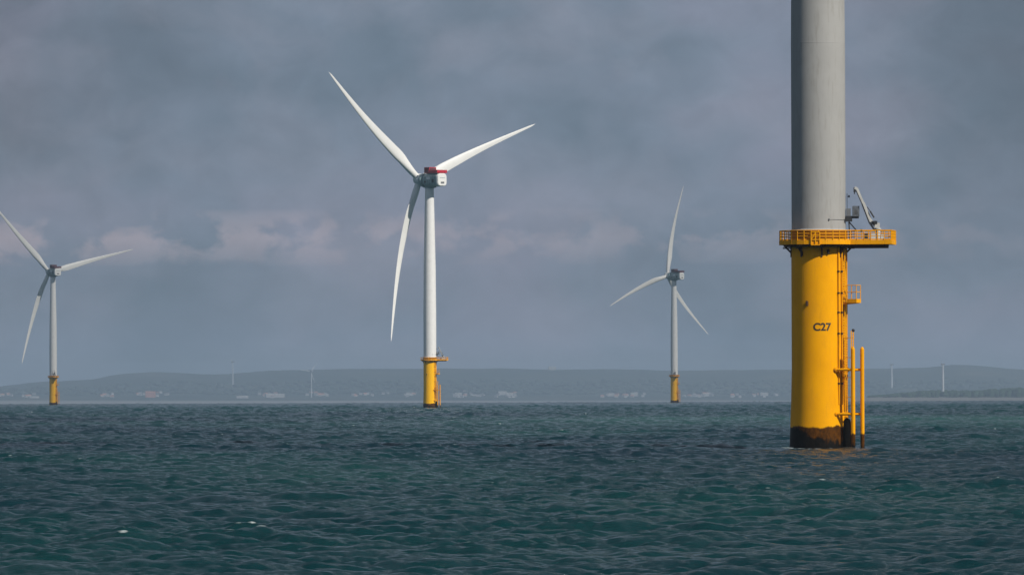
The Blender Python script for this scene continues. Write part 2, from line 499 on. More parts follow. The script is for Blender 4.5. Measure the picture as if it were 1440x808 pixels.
# ------------------------------------------------------------------ coast
def horiz_y(px):            # photo row of the true horizontal at column px
    return 553.0 - (px - 720) * 0.0033
RIDGE = [(-900, 556), (-400, 552), (-120, 549), (0, 544), (60, 537), (130, 533), (160, 527), (215, 524), (300, 527), (380, 521), (450, 520),
         (530, 519), (620, 518), (700, 519), (780, 520), (850, 519), (930, 521), (1000, 521), (1110, 520), (1220, 518),
         (1300, 518), (1340, 514), (1375, 515), (1440, 519), (1600, 517), (1900, 524), (2600, 535)]
rx = np.array([p[0] for p in RIDGE], float); ry = np.array([p[1] for p in RIDGE], float)
K_ = 2.6
SHORE, TOWN, CREST = 10900.0 * K_, 11700.0 * K_, 14200.0 * K_
rsn = np.random.RandomState(3)
WV = [(rsn.rand() * 6.28, 10 ** rsn.uniform(2.1, 3.1), rsn.rand() * 6.28) for _ in range(14)]
def terrain_np(Xa, Ya):
    r = np.hypot(Xa, Ya)
    px = 720 + F * Xa / np.maximum(Ya, 1)
    crest_z = CAM_H + (horiz_y(px) - np.interp(px, rx, ry)) / F * CREST
    zt = 1.5 + CAM_H + (horiz_y(px) - 556.0) / F * TOWN
    base = CAM_H + (horiz_y(px) - 563.0) / F * SHORE
    u1 = np.clip((r - SHORE) / (TOWN - SHORE), 0, 1)
    u2 = np.clip((r - TOWN) / (CREST - TOWN), 0, 1)
    s2 = u2 * u2 * (3 - 2 * u2)
    z = (base - np.clip((SHORE - r) / 2, 0, 40)) * (1 - u1 ** 0.8) + zt * u1 ** 0.8
    z = np.where(r > TOWN, zt * (1 - s2) + crest_z * s2, z)
    n = sum(np.sin((Xa * math.cos(a) + Ya * math.sin(a)) * 2 * PI / l + p) * (l / 1000) ** 0.7 for a, l, p in WV) * 3.0
    z = z + n * np.clip(u1, 0, 1) * (0.35 + 0.65 * np.sin(PI * np.clip(u2, 0, 1)))
    fall = np.clip((r - CREST) / 3500, 0, 1)
    return z - fall * 60
tr = np.concatenate([np.linspace(SHORE - 80, TOWN, 40), np.linspace(TOWN + 40, CREST, 60), np.linspace(CREST + 60, CREST + 5000, 12)])
ta = np.linspace(-R_(13), R_(13), 900)
TR, TA = np.meshgrid(tr, ta, indexing='ij')
TX = TR * np.sin(TA); TY = TR * np.cos(TA)
TZ = terrain_np(TX, TY)
hb = MB()
nra, nta = TR.shape
vs = np.stack([TX, TY, TZ], -1).reshape(-1, 3).tolist()
fs = [(i * nta + k, (i + 1) * nta + k, (i + 1) * nta + k + 1, i * nta + k + 1)[::-1] for i in range(nra - 1) for k in range(nta - 1)]
hb.add(vs, fs, True)
m, t, b = new_mat('hill_land')
n1 = tex_noise(t, 1.0, 6, 0.6, (1 / 420, 1 / 1200, 1 / 110))
lc = ramp(t, n1, [(0.3, (0.022, 0.034, 0.028)), (0.5, (0.035, 0.048, 0.040)), (0.62, (0.055, 0.062, 0.048)), (0.75, (0.10, 0.09, 0.075))])
L(t, lc, b.inputs['Base Color'])
b.inputs['Roughness'].default_value = 0.95
b.inputs['Specular IOR Level'].default_value = 0.1
tag(link('hills', hb.mesh('hills', m)), kind='structure')
# beach strip along the shore
bb = MB()
pv, pf = [], []
for k, a in enumerate(np.linspace(-R_(12), R_(12), 260)):
    r0 = SHORE - 130 + 12 * math.sin(a * 90)
    zz = CAM_H + (horiz_y(720 + F * math.tan(a)) - 564.2) / F * SHORE
    for r, dz in ((r0 - 90, -34), (r0 - 5, -5), (r0 + 60, 0.0), (r0 + 160, 3.6)):
        pv.append((r * math.sin(a), r * math.cos(a), zz + dz))
    if k:
        for q in range(3):
            i = (k - 1) * 4 + q
            pf.append((i, i + 4, i + 5, i + 1)[::-1])
bb.add(pv, pf, True)
m_sand = paint('pale_sand', (0.15, 0.145, 0.14), 0.9, 0.2, (0.2, 0.19, 0.17), 0.5, False, 0.01)
tag(link('beach', bb.mesh('beach', m_sand)), kind='structure')
def at_px(px, r):
    a = math.atan((px - 720) / F)
    return r * math.sin(a), r * math.cos(a)
def ground_z(x, y):
    return float(terrain_np(np.array([x]), np.array([y]))[0])
# woods: lumpy crowns massed on the dunes and the slopes
def leaf_mat(name, c):
    m, t, b = new_mat(name)
    n = tex_noise(t, 0.12, 5, 0.7)
    L(t, ramp(t, n, [(0.3, tuple(k * 0.55 for k in c)), (0.7, tuple(k * 1.4 for k in c))]), b.inputs['Base Color'])
    b.inputs['Roughness'].default_value = 0.9
    b.inputs['Specular IOR Level'].default_value = 0.1
    return m
M_wood = leaf_mat('coastal_wood_leaves', (0.028, 0.05, 0.03))
def crown(mb, x, y, z, r, h, rnd):
    n, k = 7, 4
    vs = []
    for i in range(k + 1):
        v = i / k
        rr = r * math.sin(PI * (0.12 + 0.86 * v)) ** 0.7
        for j in range(n):
            a = 2 * PI * j / n + i * 0.4
            q = rr * rnd.uniform(0.75, 1.2)
            vs.append((x + q * math.cos(a), y + q * math.sin(a), z + h * (1 - math.cos(PI * v)) / 2 + rnd.uniform(-.06, .06) * h))
    fs = [(i * n + j, i * n + (j + 1) % n, (i + 1) * n + (j + 1) % n, (i + 1) * n + j) for i in range(k) for j in range(n)]
    fs.append(tuple(range(k * n, k * n + n)))
    mb.add(vs, fs, False)
M_woodf = leaf_mat('slope_wood_leaves', (0.036, 0.050, 0.042))
def wood(spec, seed, label):
    rnd = random.Random(seed)
    mb = MB()
    for (p0, p1, r0, r1, n, h0, h1) in spec:
        for _ in range(n):
            px = rnd.uniform(p0, p1)
            r = rnd.uniform(r0, r1) * K_
            x, y = at_px(px, r)
            edge = min(1, (px - p0) / 40 + 0.3, (p1 - px) / 40 + 0.3)
            crown(mb, x, y, ground_z(x, y) - 1, rnd.uniform(12, 24), rnd.uniform(h0, h1) * edge * 2.2, rnd)
    tag(link('woodland', mb.mesh('woodland', M_woodf)), label, 'woodland', kind='stuff')
# a low wooded headland, nearer than the rest of the coast
HL = 20500.0
def headland_z(px):
    return CAM_H + (horiz_y(px) - 558.5) / F * HL
hv, hf = [], []
hp = np.linspace(1130, 2300, 160)
for k, px in enumerate(hp):
    wd = min(1.0, (px - 1130) / 90)
    for q, (dr, dz) in enumerate(((-420, -18), (-330, -3.5), (-120, 0), (250, 1.5), (600, -2), (760, -20))):
        x, y = at_px(px, HL + dr * (0.35 + 0.65 * wd))
        hv.append((x, y, headland_z(px) + dz * (1 if dz < 0 else wd) - (1 - wd) * 6 + 0.6 * math.sin(px * .21)))
    if k:
        for q in range(5):
            i = (k - 1) * 6 + q
            hf.append((i, i + 6, i + 7, i + 1)[::-1])
hm_ = MB(); hm_.add(hv, hf, True)
tag(link('headland', hm_.mesh('headland', paint('dark_dune_sand', (0.13, 0.12, 0.11), 0.9, 0.2, (0.05, 0.06, 0.04), 0.6, False, 0.02))), kind='structure')
rnd = random.Random(12)
mbw = MB()
for _ in range(1500):
    px = 1225 + 800 * rnd.random() ** 1.5
    r = HL + rnd.uniform(-60, 300)
    x, y = at_px(px, r)
    e_ = min(1, 0.35 + max(0, (px - 1225)) / 160) * (1.0 + 0.12 * math.sin(px * .045) + 0.1 * math.sin(px * .013 + 1))
    crown(mbw, x, y, headland_z(px) - 1, rnd.uniform(7, 14), rnd.uniform(17, 25) * e_, rnd)
tag(link('woodland', mbw.mesh('woodland', M_wood)), 'dark band of wood along the low headland at the far right', 'woodland', kind='stuff')
wood([(-200, 1440, 11900, 12900, 1500, 4, 8)], 2, 'scattered woodland on the hazy slopes behind the shore town')

# houses: one gabled or flat mesh each (too far off to show parts)
def house_mesh(name, wl, dp, ht, rf, mw, mr_):
    mb = MB()
    mb.box((0, 0, ht / 2), (wl, dp, ht), mi=0)
    o = 0.4
    x, y = wl / 2 + o, dp / 2 + o
    if rf > 0:
        vs = [(-x, -y, ht - .1), (x, -y, ht - .1), (x, y, ht - .1), (-x, y, ht - .1), (-x, 0, ht + rf), (x, 0, ht + rf)]
        mb.add(vs, [(0, 1, 5, 4), (2, 3, 4, 5), (0, 4, 3), (1, 2, 5), (3, 2, 1, 0)], False, 1)
        mb.box((wl * .3, 0.8, ht + rf * 0.9), (0.9, 0.9, 1.6), mi=0)
    else:
        mb.box((0, 0, ht + .25), (wl + .5, dp + .5, .5), mi=1)
    nwin = max(2, int(wl / 3))
    for fl in range(max(1, int(ht / 3))):
        for k in range(nwin):
            mb.box((-wl / 2 + wl * (k + .5) / nwin, -dp / 2 - .02, 1.6 + fl * 3), (1.1, .12, 1.3), mi=2)
    return mb.mesh(name, [mw, mr_, M_pane])
M_pane = paint('window_glass_dark', (0.04, 0.05, 0.06), 0.3, 0.1, dirt_amt=0)
W1 = paint('white_render_wall', (0.31, 0.31, 0.31), 0.8, 0.05)
W2 = paint('cream_render_wall', (0.3, 0.28, 0.26), 0.8, 0.08)
W3 = paint('brick_red_wall', (0.34, 0.15, 0.11), 0.85, 0.1)
Rf1 = paint('grey_slate_roof', (0.16, 0.16, 0.17), 0.8, 0.1)
Rf2 = paint('red_tile_roof', (0.30, 0.13, 0.09), 0.8, 0.1)
Rf3 = paint('pale_sheet_roof', (0.6, 0.6, 0.6), 0.6, 0.05)
H = {
 'white house': house_mesh('house', 11, 8, 6, 3, W1, Rf1),
 'cream house': house_mesh('house', 13, 9, 6, 3.2, W2, Rf2),
 'block': house_mesh('apartment_block', 24, 12, 11, 0, W1, Rf3),
 'shed': house_mesh('warehouse', 42, 20, 8, 0, W1, Rf3),
 'red': house_mesh('apartment_block', 26, 14, 13, 3, W3, Rf2),
}
rnd = random.Random(5)
def put_house(kind, px, r, label, group, name='house', cat='house', sc_=1.0, rz=None):
    r *= K_
    sc_ *= 1.15 if name == 'house' else 2.3
    x, y = at_px(px, r)
    o = link(name, H[kind])
    o.location = (x, y, ground_z(x, y) - 0.3)
    o.rotation_euler = (0, 0, rnd.uniform(-0.5, 0.5) if rz is None else rz)
    o.scale = (sc_,) * 3
    tag(o, label, cat, group)
CL = [(-2, 18, 6, 'at the left photo edge'), (28, 48, 6, 'left of the leftmost yellow pile'), (138, 165, 7, 'right of the leftmost yellow pile'),
      (192, 236, 14, 'beside the reddish block'), (360, 398, 12, 'beside the long white shed'), (424, 462, 9, 'below the coast turbine with raised blades'),
      (496, 545, 10, 'left of the white turbine'), (562, 584, 6, 'touching the central yellow pile, left side'), (638, 684, 14, 'right of the central yellow pile'),
      (686, 728, 12, 'beside two bright blocks'), (842, 906, 16, 'left of the small right turbine'), (960, 1002, 13, 'right of the small right turbine'),
      (1028, 1096, 14, 'left of the C27 pile')]
for p0, p1, n, where in CL:
    for k in range(n):
        kind = rnd.choice(['white house', 'white house', 'cream house'])
        if kind == 'white house':
            put_house(kind, rnd.uniform(p0, p1), rnd.uniform(11250, 12000), 'tiny white house on the shore ' + where, 'white shore houses ' + where)
        else:
            put_house(kind, rnd.uniform(p0, p1), rnd.uniform(11250, 12000), 'tiny cream house on the shore ' + where, 'cream shore houses ' + where)
for px, r, kind, label, name, cat, s in [
    (211, 11300, 'red', 'brick red apartment block in the hazy shore town, the only reddish one', 'apartment_block', 'building', 0.7),
    (386, 11350, 'shed', 'long white shed on the shore left of the faint spinning turbine', 'warehouse', 'building', 0.8),
    (706, 11700, 'block', 'left and taller of the two bright white blocks right of the central turbine', 'apartment_block', 'building', 0.62),
    (716, 11500, 'block', 'right and lower of the two bright white blocks right of the central turbine', 'apartment_block', 'building', 0.55),
    (644, 11600, 'block', 'small white block alone just right of the central yellow pile', 'apartment_block', 'building', 0.5),
    (668, 11650, 'shed', 'low pale shed between the central turbine and the two bright blocks', 'warehouse', 'building', 0.42),
    (776, 14000, 'block', 'pale block high on the hill ridge right of the central turbine', 'apartment_block', 'building', 0.7),
    (574, 11500, 'shed', 'low pale shed just left of the central yellow pile', 'warehouse', 'building', 0.38),
    (858, 11500, 'block', 'small white block left of the right hand small turbine', 'apartment_block', 'building', 0.5),
    (891, 11550, 'block', 'white block nearest the left of the right hand small turbine', 'apartment_block', 'building', 0.55),
    (992, 11500, 'block', 'white block right of the right hand small turbine', 'apartment_block', 'building', 0.5),
    (1074, 11600, 'block', 'white block in the haze left of the nearest yellow pile', 'apartment_block', 'building', 0.6),
    (48, 11200, 'shed', 'low white shed on the shore left of the leftmost offshore turbine', 'warehouse', 'building', 0.4),
    (340, 11180, 'shed', 'low pale shed on the shore beneath the faintest hill turbine', 'warehouse', 'building', 0.5),
    (1275, 12600, 'shed', 'pale building on the slope between the two shore turbines', 'warehouse', 'building', 0.4)]:
    put_house(kind, px, r, label, None, name, cat, s, 0.15)

# ------------------------------------------------------------------ turbine meshes
HUB_Z, BL, ROTOR_Y = 112.6, 81.5, 7.4
def blade_mesh(name='blade', L_=BL, root=1.55, cmax=5.2, bow=3.6, pitch=R_(6), mat=None):
    mb = MB()
    ns, npn = 34, 20
    ring = []
    for i in range(ns + 1):
        u = i / ns
        tt = u ** 1.15
        z = 1.2 + (L_ - 1.2) * tt
        ca = float(np.interp(tt, [0, 0.03, 0.09, 0.2, 0.35, 0.6, 0.85, 0.96, 0.99, 1], [2 * root, 2 * root, 0.74 * cmax, cmax, cmax * .86, cmax * .55, cmax * .29, cmax * .17, cmax * .10, 0.06]))
        th = float(np.interp(tt, [0, 0.03, 0.1, 0.2, 0.4, 1], [1, 1, 0.62, 0.36, 0.24, 0.17]))
        circ = float(np.interp(tt, [0, 0.04, 0.16, 1], [1, 1, 0, 0]))
        tw = pitch + R_(15) * (1 - tt) ** 2.2
        fl = bow * math.sin(PI * tt ** 0.85)
        for k in range(npn):
            ph = 2 * PI * k / npn
            s = 0.5 - 0.5 * math.cos(ph)
            sg = 1 if ph < PI else -1
            yt = 5 * th * (.2969 * math.sqrt(s) - .126 * s - .3516 * s * s + .2843 * s ** 3 - .1015 * s ** 4) * sg
            ax, ay = (s - 0.3) * ca, yt * ca
            bx, by = -math.cos(ph) * ca / 2, math.sin(ph) * ca / 2 * 1.0
            x, y = bx * circ + ax * (1 - circ), by * circ + ay * (1 - circ)
            # twist: leading edge (-x) turns towards +y (upwind)
            c, s2 = math.cos(-tw), math.sin(-tw)
            ring.append((x * c - y * s2, x * s2 + y * c + fl, z))
    fs = [(i * npn + k, i * npn + (k + 1) % npn, (i + 1) * npn + (k + 1) % npn, (i + 1) * npn + k) for i in range(ns) for k in range(npn)]
    mb.add(ring, fs, True)
    mb.add(ring[:npn], [tuple(range(npn))[::-1]])
    mb.add(ring[-npn:], [tuple(range(npn))])
    return mb.mesh(name, mat or M_blade)
ME_blade = blade_mesh()
def rounded_section(wd, ht, r, n=6):
    pts = []
    for cx, cz, a0 in ((wd / 2 - r, ht / 2 - r, 0), (-wd / 2 + r, ht / 2 - r, 90), (-wd / 2 + r, -ht / 2 + r, 180), (wd / 2 - r, -ht / 2 + r, 270)):
        for k in range(n + 1):
            a = R_(a0 + 90 * k / n)
            pts.append((cx + r * math.cos(a), cz + r * math.sin(a)))
    return pts
def loft_y(mb, secs, mi=0, smooth=True):
    n = len(secs[0][1])
    vs = []
    for y, pts, dz in secs:
        vs += [(x, y, z + dz) for x, z in pts]
    fs = [(i * n + k, (i + 1) * n + k, (i + 1) * n + (k + 1) % n, i * n + (k + 1) % n) for i in range(len(secs) - 1) for k in range(n)]
    mb.add(vs, fs, smooth, mi)
    mb.add(vs[:n], [tuple(range(n))], False, mi)
    mb.add(vs[-n:], [tuple(range(n))[::-1]], False, mi)
def nacelle_meshes():
    d = {}
    mb = MB()
    S = rounded_section
    loft_y(mb, [(-8.4, S(6.2, 6.4, 1.9), 0), (-6, S(6.4, 6.6, 2.0), 0), (0.6, S(6.4, 6.6, 2.1), 0), (1.6, S(5.6, 5.8, 2.4), 0), (2.7, S(4.9, 5.1, 2.3), 0)])
    for sx in (-1, 1):
        mb.box((sx * 3.2, -2.6, 0.9), (.14, 2.6, 1.3), mi=1)
        mb.box((sx * 3.2, -5.9, -0.5), (.14, 1.5, 1.8), mi=2)
        mb.box((sx * 3.2, -0.3, -0.9), (.14, 1.2, 0.9), mi=2)
        for k in range(5):
            mb.box((sx * 3.22, -7.4 + 1.8 * k, 0), (.06, .1, 4.4), mi=2)
        mb.tube((sx * 3.25, -7.5, 1.7), (sx * 3.25, 0.8, 1.7), .06, 6, mi=1)
    mb.lathe([(-4.0, 2.35), (-3.3, 2.5)], 32)
    mb.box((0, -0.2, -3.5), (4.6, 4.6, 0.5))
    d['nacelle'] = mb.mesh('nacelle', [M_nac, M_hub, M_black])
    mb = MB()
    loft_y(mb, [(-9.6, S(5.4, 5.6, 1.4), 0), (-9.3, S(6.0, 6.2, 1.7), 0), (-8.4, S(6.24, 6.44, 1.9), 0)], smooth=False)
    mb.box((0, -9.66, 1.0), (3.4, .08, 0.22), mi=1)
    mb.box((0, -9.66, -1.4), (2.2, .08, 0.9), mi=2)
    d['rear_panel'] = mb.mesh('rear_panel', [M_nacw, M_nac, M_gal])
    mb = MB()
    mb.lathe([(2.75, 2.9), (2.95, 3.3), (4.6, 3.3), (4.9, 2.9)], 40, axis='Y')
    for k in range(24):
        a = 2 * PI * k / 24
        mb.beam((3.32 * math.cos(a), 3.0, 3.32 * math.sin(a)), (3.32 * math.cos(a), 4.55, 3.32 * math.sin(a)), .12, .12)
    d['generator'] = mb.mesh('generator', M_nac)
    mb = MB()
    mb.lathe([(4.95, 2.3), (5.3, 2.75), (8.4, 2.8), (9.4, 2.45), (10.2, 1.8), (10.7, 1.0), (10.9, 0.15)], 40, axis='Y')
    d['hub'] = mb.mesh('hub', M_hub)
    mb = MB()
    z0 = 3.35
    mb.box((0, -6.0, z0 + .1), (6.6, 6.8, .2))
    for s in (-1, 1):
        mb.box((s * 3.2, -6.0, z0 + .85), (.12, 6.8, 1.25))
        for k in range(8):
            mb.tube((s * 3.3, -9.2 + k * .91, z0 + .1), (s * 3.3, -9.2 + k * .91, z0 + 1.6), .06, 6)
    mb.box((0, -9.35, z0 + .85), (6.5, .12, 1.25))
    d['hoist_platform'] = mb.mesh('hoist_platform', M_red)
    mb = MB()
    mb.box((0, -0.6, z0 + 1.5), (4.6, 3.8, 3.0))
    for k in range(7):
        mb.box((-2.36, -2.2 + k * .53, z0 + 1.5), (.14, .2, 2.6), mi=1)
        mb.box((2.36, -2.2 + k * .53, z0 + 1.5), (.14, .2, 2.6), mi=1)
    mb.box((0, -2.56, z0 + 1.7), (3.8, .14, 1.9), mi=1)
    d['cooler'] = mb.mesh('cooler', [M_red, paint('dark_cooler_fins', (0.09, 0.03, 0.04), 0.6, 0.2)])
    mb = MB()
    for x in (-.9, .9):
        mb.tube((x, 1.6, 3.3), (x, 1.6, 5.9), .05, 6)
        mb.tube((x - .25, 1.6, 5.9), (x + .25, 1.6, 5.9), .08, 6)
    d['wind_mast'] = mb.mesh('wind_mast', M_gal)
    return d
NAC = nacelle_meshes()
NAC_FAR = dict(NAC)
M_red_shaded = paint('shaded_red_panel', (0.10, 0.03, 0.05), 0.6, 0.1, (0.05, 0.02, 0.03), 0.3)  # red panels darkened to hold the far turbines' shade and haze
for k_ in ('hoist_platform', 'cooler'):
    NAC_FAR[k_] = NAC[k_].copy()
    NAC_FAR[k_].materials[0] = M_red_shaded
def tower_mesh(mat):
    mb = MB()
    mb.lathe([(25.353, 3.24), (25.5, 3.24), (25.5, 3.15), (25.6, 3.15), (47.2, 3.15), (70, 2.98), (90, 2.55), (109.0, 2.15)], 96)
    return mb.mesh('tower', mat)
def seam_mesh(mat, z, r):
    mb = MB()
    if 1:
        mb.lathe([(z - .06, r + .004), (z - .05, r + .007), (z + .05, r + .007), (z + .06, r + .004)], 96, caps=False)
    return mb.mesh('flange_seam', mat)
# foundation frame of reference: azimuths measured from +x (right) towards the camera (-y)
def pol(az, rad, z, t=0.0):
    a = -az
    ox, oy = math.cos(a), math.sin(a)
    tx, ty = -math.sin(a), math.cos(a)          # tangent (anticlockwise)
    return Vector((ox * rad + tx * t, oy * rad + ty * t, z))
def pile_mesh():
    mb = MB()
    mb.lathe([(-6, 3.52), (0.0, 3.50), (2.0, 3.42), (5, 3.30), (8.5, 3.215), (9, 3.2), (24.1, 3.2), (24.22, 3.2)], 96)
    return mb.mesh('foundation_pile', M_pile)
ME_pile = pile_mesh()
ME_pile_far = ME_pile.copy()
ME_pile_far.materials[0] = pile_material('brightened_yellow_pile_with_tidal_growth', 2.3, 2.65, (0.92, 0.46, 0.0), (0.98, 0.52, 0.0))  # brighter yellow put in to offset haze on the far piles
M_flange = paint('dark_orange_flange', (0.42, 0.15, 0.008), 0.6, 0.15, (0.16, 0.05, 0.01), 0.6, spec=0.1)  # darker orange than the pile
def collar_mesh():
    mb = MB()
    mb.lathe([(24.225, 3.27), (24.5, 3.27), (24.5, 3.4), (24.62, 3.4), (24.62, 3.27), (24.85, 3.27), (24.85, 3.4), (24.98, 3.4), (24.98, 3.27), (25.22, 3.27), (25.22, 3.36), (25.35, 3.36)], 72, smooth=False)
    return mb.mesh('tower_flange', M_flange)
ME_collar = collar_mesh()
def lug_mesh(az, z):
    mb = MB()
    if 1:
        p0, p1 = pol(az, 3.15, z), pol(az, 3.45, z)
        mb.beam(p0, p1, .22, .5)
        mb.tube(pol(az, 3.42, z - .25), pol(az, 3.42, z + .3), .1, 8)
    return mb.mesh('lifting_lug', M_dark)
ME_lug = [lug_mesh(a, z) for a, z in ((R_(90 + 27), 16.9), (R_(90 + 39), 22.7), (R_(90 - 17), 22.9))]
def outline(aze, L_, hw, rr, n=28):
    a0 = math.asin(hw / rr)
    pts = []
    for k in range(n + 1):
        a = -aze + a0 + (2 * PI - 2 * a0) * k / n
        pts.append((rr * math.cos(a), rr * math.sin(a)))
    for rad, tt in ((L_, -hw), (L_, hw)):
        p = pol(aze, rad, 0, tt)
        pts.append((p.x, p.y))
    return pts
def resample(pts, step):
    P = [Vector((x, y, 0)) for x, y in pts] + [Vector((*pts[0], 0))]
    outp = []
    for a, b in zip(P, P[1:]):
        n = max(1, round((b - a).length / step))
        for k in range(n):
            outp.append(a.lerp(b, k / n))
    return outp
def platform_meshes(aze):
    d = {}
    LE, HW, RR_ = 8.75, 2.2, 4.55
    pts = outline(aze, LE, HW, RR_)
    mb = MB()
    mb.prism(pts, 24.08, 24.2)
    d['deck'] = mb.mesh('deck', M_grat)
    mb = MB()
    P = [Vector((x, y, 0)) for x, y in pts]
    for a, b in zip(P, P[1:] + P[:1]):        # edge beam
        mb.beam(a + Vector((0, 0, 23.98)), b + Vector((0, 0, 23.98)), .16, .5) if False else mb.box(((a + b) / 2 + Vector((0, 0, 23.96))), ((b - a).length + .1, .14, .46), math.atan2((b - a).y, (b - a).x))
    d['edge_beam'] = mb.mesh('edge_beam', M_yel)
    mb = MB()
    for tt in (-1.5, 0, 1.5):
        mb.beam(pol(aze, 3.1, 23.5, tt), pol(aze, LE - .75, 23.5, tt), .2, .34)
    for rad in (4.6, 6.3, 7.9):
        mb.beam(pol(aze, rad, 23.62, -2.0), pol(aze, rad, 23.62, 2.0), .16, .2)
    mb.lathe([(23.5, 3.9), (23.5, 4.1), (23.75, 4.1), (23.75, 3.9)], 32, caps=False, smooth=False)
    d['support_beams'] = mb.mesh('support_beams', M_dark)
    # railing
    mb = MB()
    Q = resample(pts, .8)
    n = len(Q)
    cen = Vector((0, 0, 0))
    for i, a in enumerate(Q):
        b = Q[(i + 1) % n]
        mb.tube(a + Vector((0, 0, 24.1)), a + Vector((0, 0, 25.35)), .05, 6)
        for z, r in ((25.35, .06), (25.0, .045), (24.68, .045)):
            mb.tube(a + Vector((0, 0, z)), b + Vector((0, 0, z)), r, 6, caps=False)
    d['railing'] = mb.mesh('railing', M_yel)
    mb = MB()
    # toe board behind rails, and hanging gate panel facing the camera
    for i, a in enumerate(Q):
        b = Q[(i + 1) % n]
        c = (a + b) / 2 * 0.985
        mb.box((c.x, c.y, 24.29), ((b - a).length, .03, .15), math.atan2((b - a).y, (b - a).x))
    d['toe_board'] = mb.mesh('toe_board', M_yel)
    return d
def gate_mesh():
    mb = MB()
    az = R_(90 + 7)
    r = 4.68
    for tt in (-.5, .0, .5):
        mb.beam(pol(az, r, 23.65, tt), pol(az, r, 25.15, tt), .1, .08)
    for z in (23.65, 24.25, 24.75, 25.15):
        mb.beam(pol(az, r, z, -.5), pol(az, r, z, .5), .1, .1)
    mb.beam(pol(az, r, 24.3, -.45), pol(az, r, 25.1, .0), .08, .08)
    return mb.mesh('access_gate', M_yel)
ME_gate = gate_mesh()
def bracket_mesh():
    mb = MB()
    p = lambda x, z: Vector((x, 0, z))
    mb.beam(p(3.15, 22.75), p(3.9, 23.5), .14, .2)
    mb.beam(p(3.25, 22.3), p(3.25, 23.6), .14, .16)
    mb.beam(p(3.2, 23.35), p(4.2, 23.35), .14, .14)
    return mb.mesh('deck_bracket', M_dark)
ME_bracket = bracket_mesh()
def bumper_mesh(az, t_):       # one boat landing fender tube
    mb = MB()
    D = 4.97
    mb.tube(pol(az, D, -3, t_), pol(az, D, 11.6, t_), .235, 16)
    mb.tube(pol(az, D, 11.6, t_), pol(az, D, 11.85, t_), .215, 16, r2=.1)
    return mb.mesh('fender_tube', M_wet)
def strut_mesh(az, z):
    mb = MB()
    for t_ in (-1.22, 1.22):
        mb.tube(pol(az, 2.75, z, t_ * 1.25), pol(az, 4.97, z, t_), .165, 10)
        mb.tube(pol(az, 2.8, z, t_ * 1.24), pol(az, 2.98, z, t_ * 1.22), .3, 10)
    mb.tube(pol(az, 4.45, z, -1.22), pol(az, 4.45, z, 1.22), .1, 8)
    return mb.mesh('fender_strut', M_yel)
def ladder_mesh(az, rad, z0, z1, mat, name='ladder', wd=.27, cage=False):
    mb = MB()
    for s in (-wd, wd):
        mb.beam(pol(az, rad, z0, s), pol(az, rad, z1, s), .13, .09)
    z = z0 + .2
    while z < z1:
        mb.tube(pol(az, rad, z, -wd), pol(az, rad, z, wd), .025, 6, caps=False)
        z += .3
    z = z0 + .6
    while z < z1:
        for s in (-wd, wd):
            mb.beam(pol(az, min(rad, 3.2), z, s), pol(az, rad, z, s), .06, .06)
        z += 2.3
    return mb.mesh(name, mat)
def pipes_mesh():
    mb = MB()
    for x in (2.22, 2.62):
        a = PI / 2 - math.asin(x / 3.36)
        mb.tube(pol(a, 3.32, 5.2), pol(a, 3.32, 23.6), .09, 10)
    return mb.mesh('cable_pipe', M_yel)
def clamps_mesh(z):
    mb = MB()
    if 1:
        for x in (2.22, 2.62):
            a = PI / 2 - math.asin(x / 3.36)
            mb.tube(pol(a, 3.32, z - .1), pol(a, 3.32, z + .1), .13, 10)
            mb.beam(pol(a, 3.15, z), pol(a, 3.3, z), .3, .12)
    return mb.mesh('pipe_clamp', M_dark)
def jtube_mesh():
    mb = MB()
    a = R_(90 - 60)
    c = pol(a, 3.62, 0)
    mb.lathe([(-6, .62), (0, .62), (2.2, .58), (2.9, .5), (3.4, .36), (3.62, .1)], 20, c=(c.x, c.y, 0))
    return mb.mesh('cable_sleeve', M_mus)
M_mus = paint('black_mussel_growth', (0.004, 0.0035, 0.003), 0.9, 0.4, (0.015, 0.01, 0.006), 0.5, False, 3.0, spec=0.05)
def rest_meshes(az):
    d = {}
    mb = MB()
    mb.prism([tuple(pol(az, r, 0, t_)[:2]) for r, t_ in ((3.9, -.6), (5.15, -.6), (5.15, .6), (3.9, .6))][::-1], 16.95, 17.4)
    mb.beam(pol(az, 3.1, 16.85, -.4), pol(az, 5.0, 17.0, -.4), .14, .2)
    mb.beam(pol(az, 3.1, 16.85, .4), pol(az, 5.0, 17.0, .4), .14, .2)
    d['rest_platform'] = mb.mesh('rest_platform', M_yel)
    mb = MB()
    cs = [pol(az, 3.95, 0, -.55), pol(az, 5.1, 0, -.55), pol(az, 5.1, 0, .55), pol(az, 3.95, 0, .55)]
    for a in cs:
        mb.tube(a + Vector((0, 0, 17.3)), a + Vector((0, 0, 19.0)), .05, 6)
    for a, b in zip(cs, cs[1:]):
        for z in (19.0, 18.2):
            mb.tube(a + Vector((0, 0, z)), b + Vector((0, 0, z)), .045, 6)
    d['railing'] = mb.mesh('railing', M_yel)
    return d
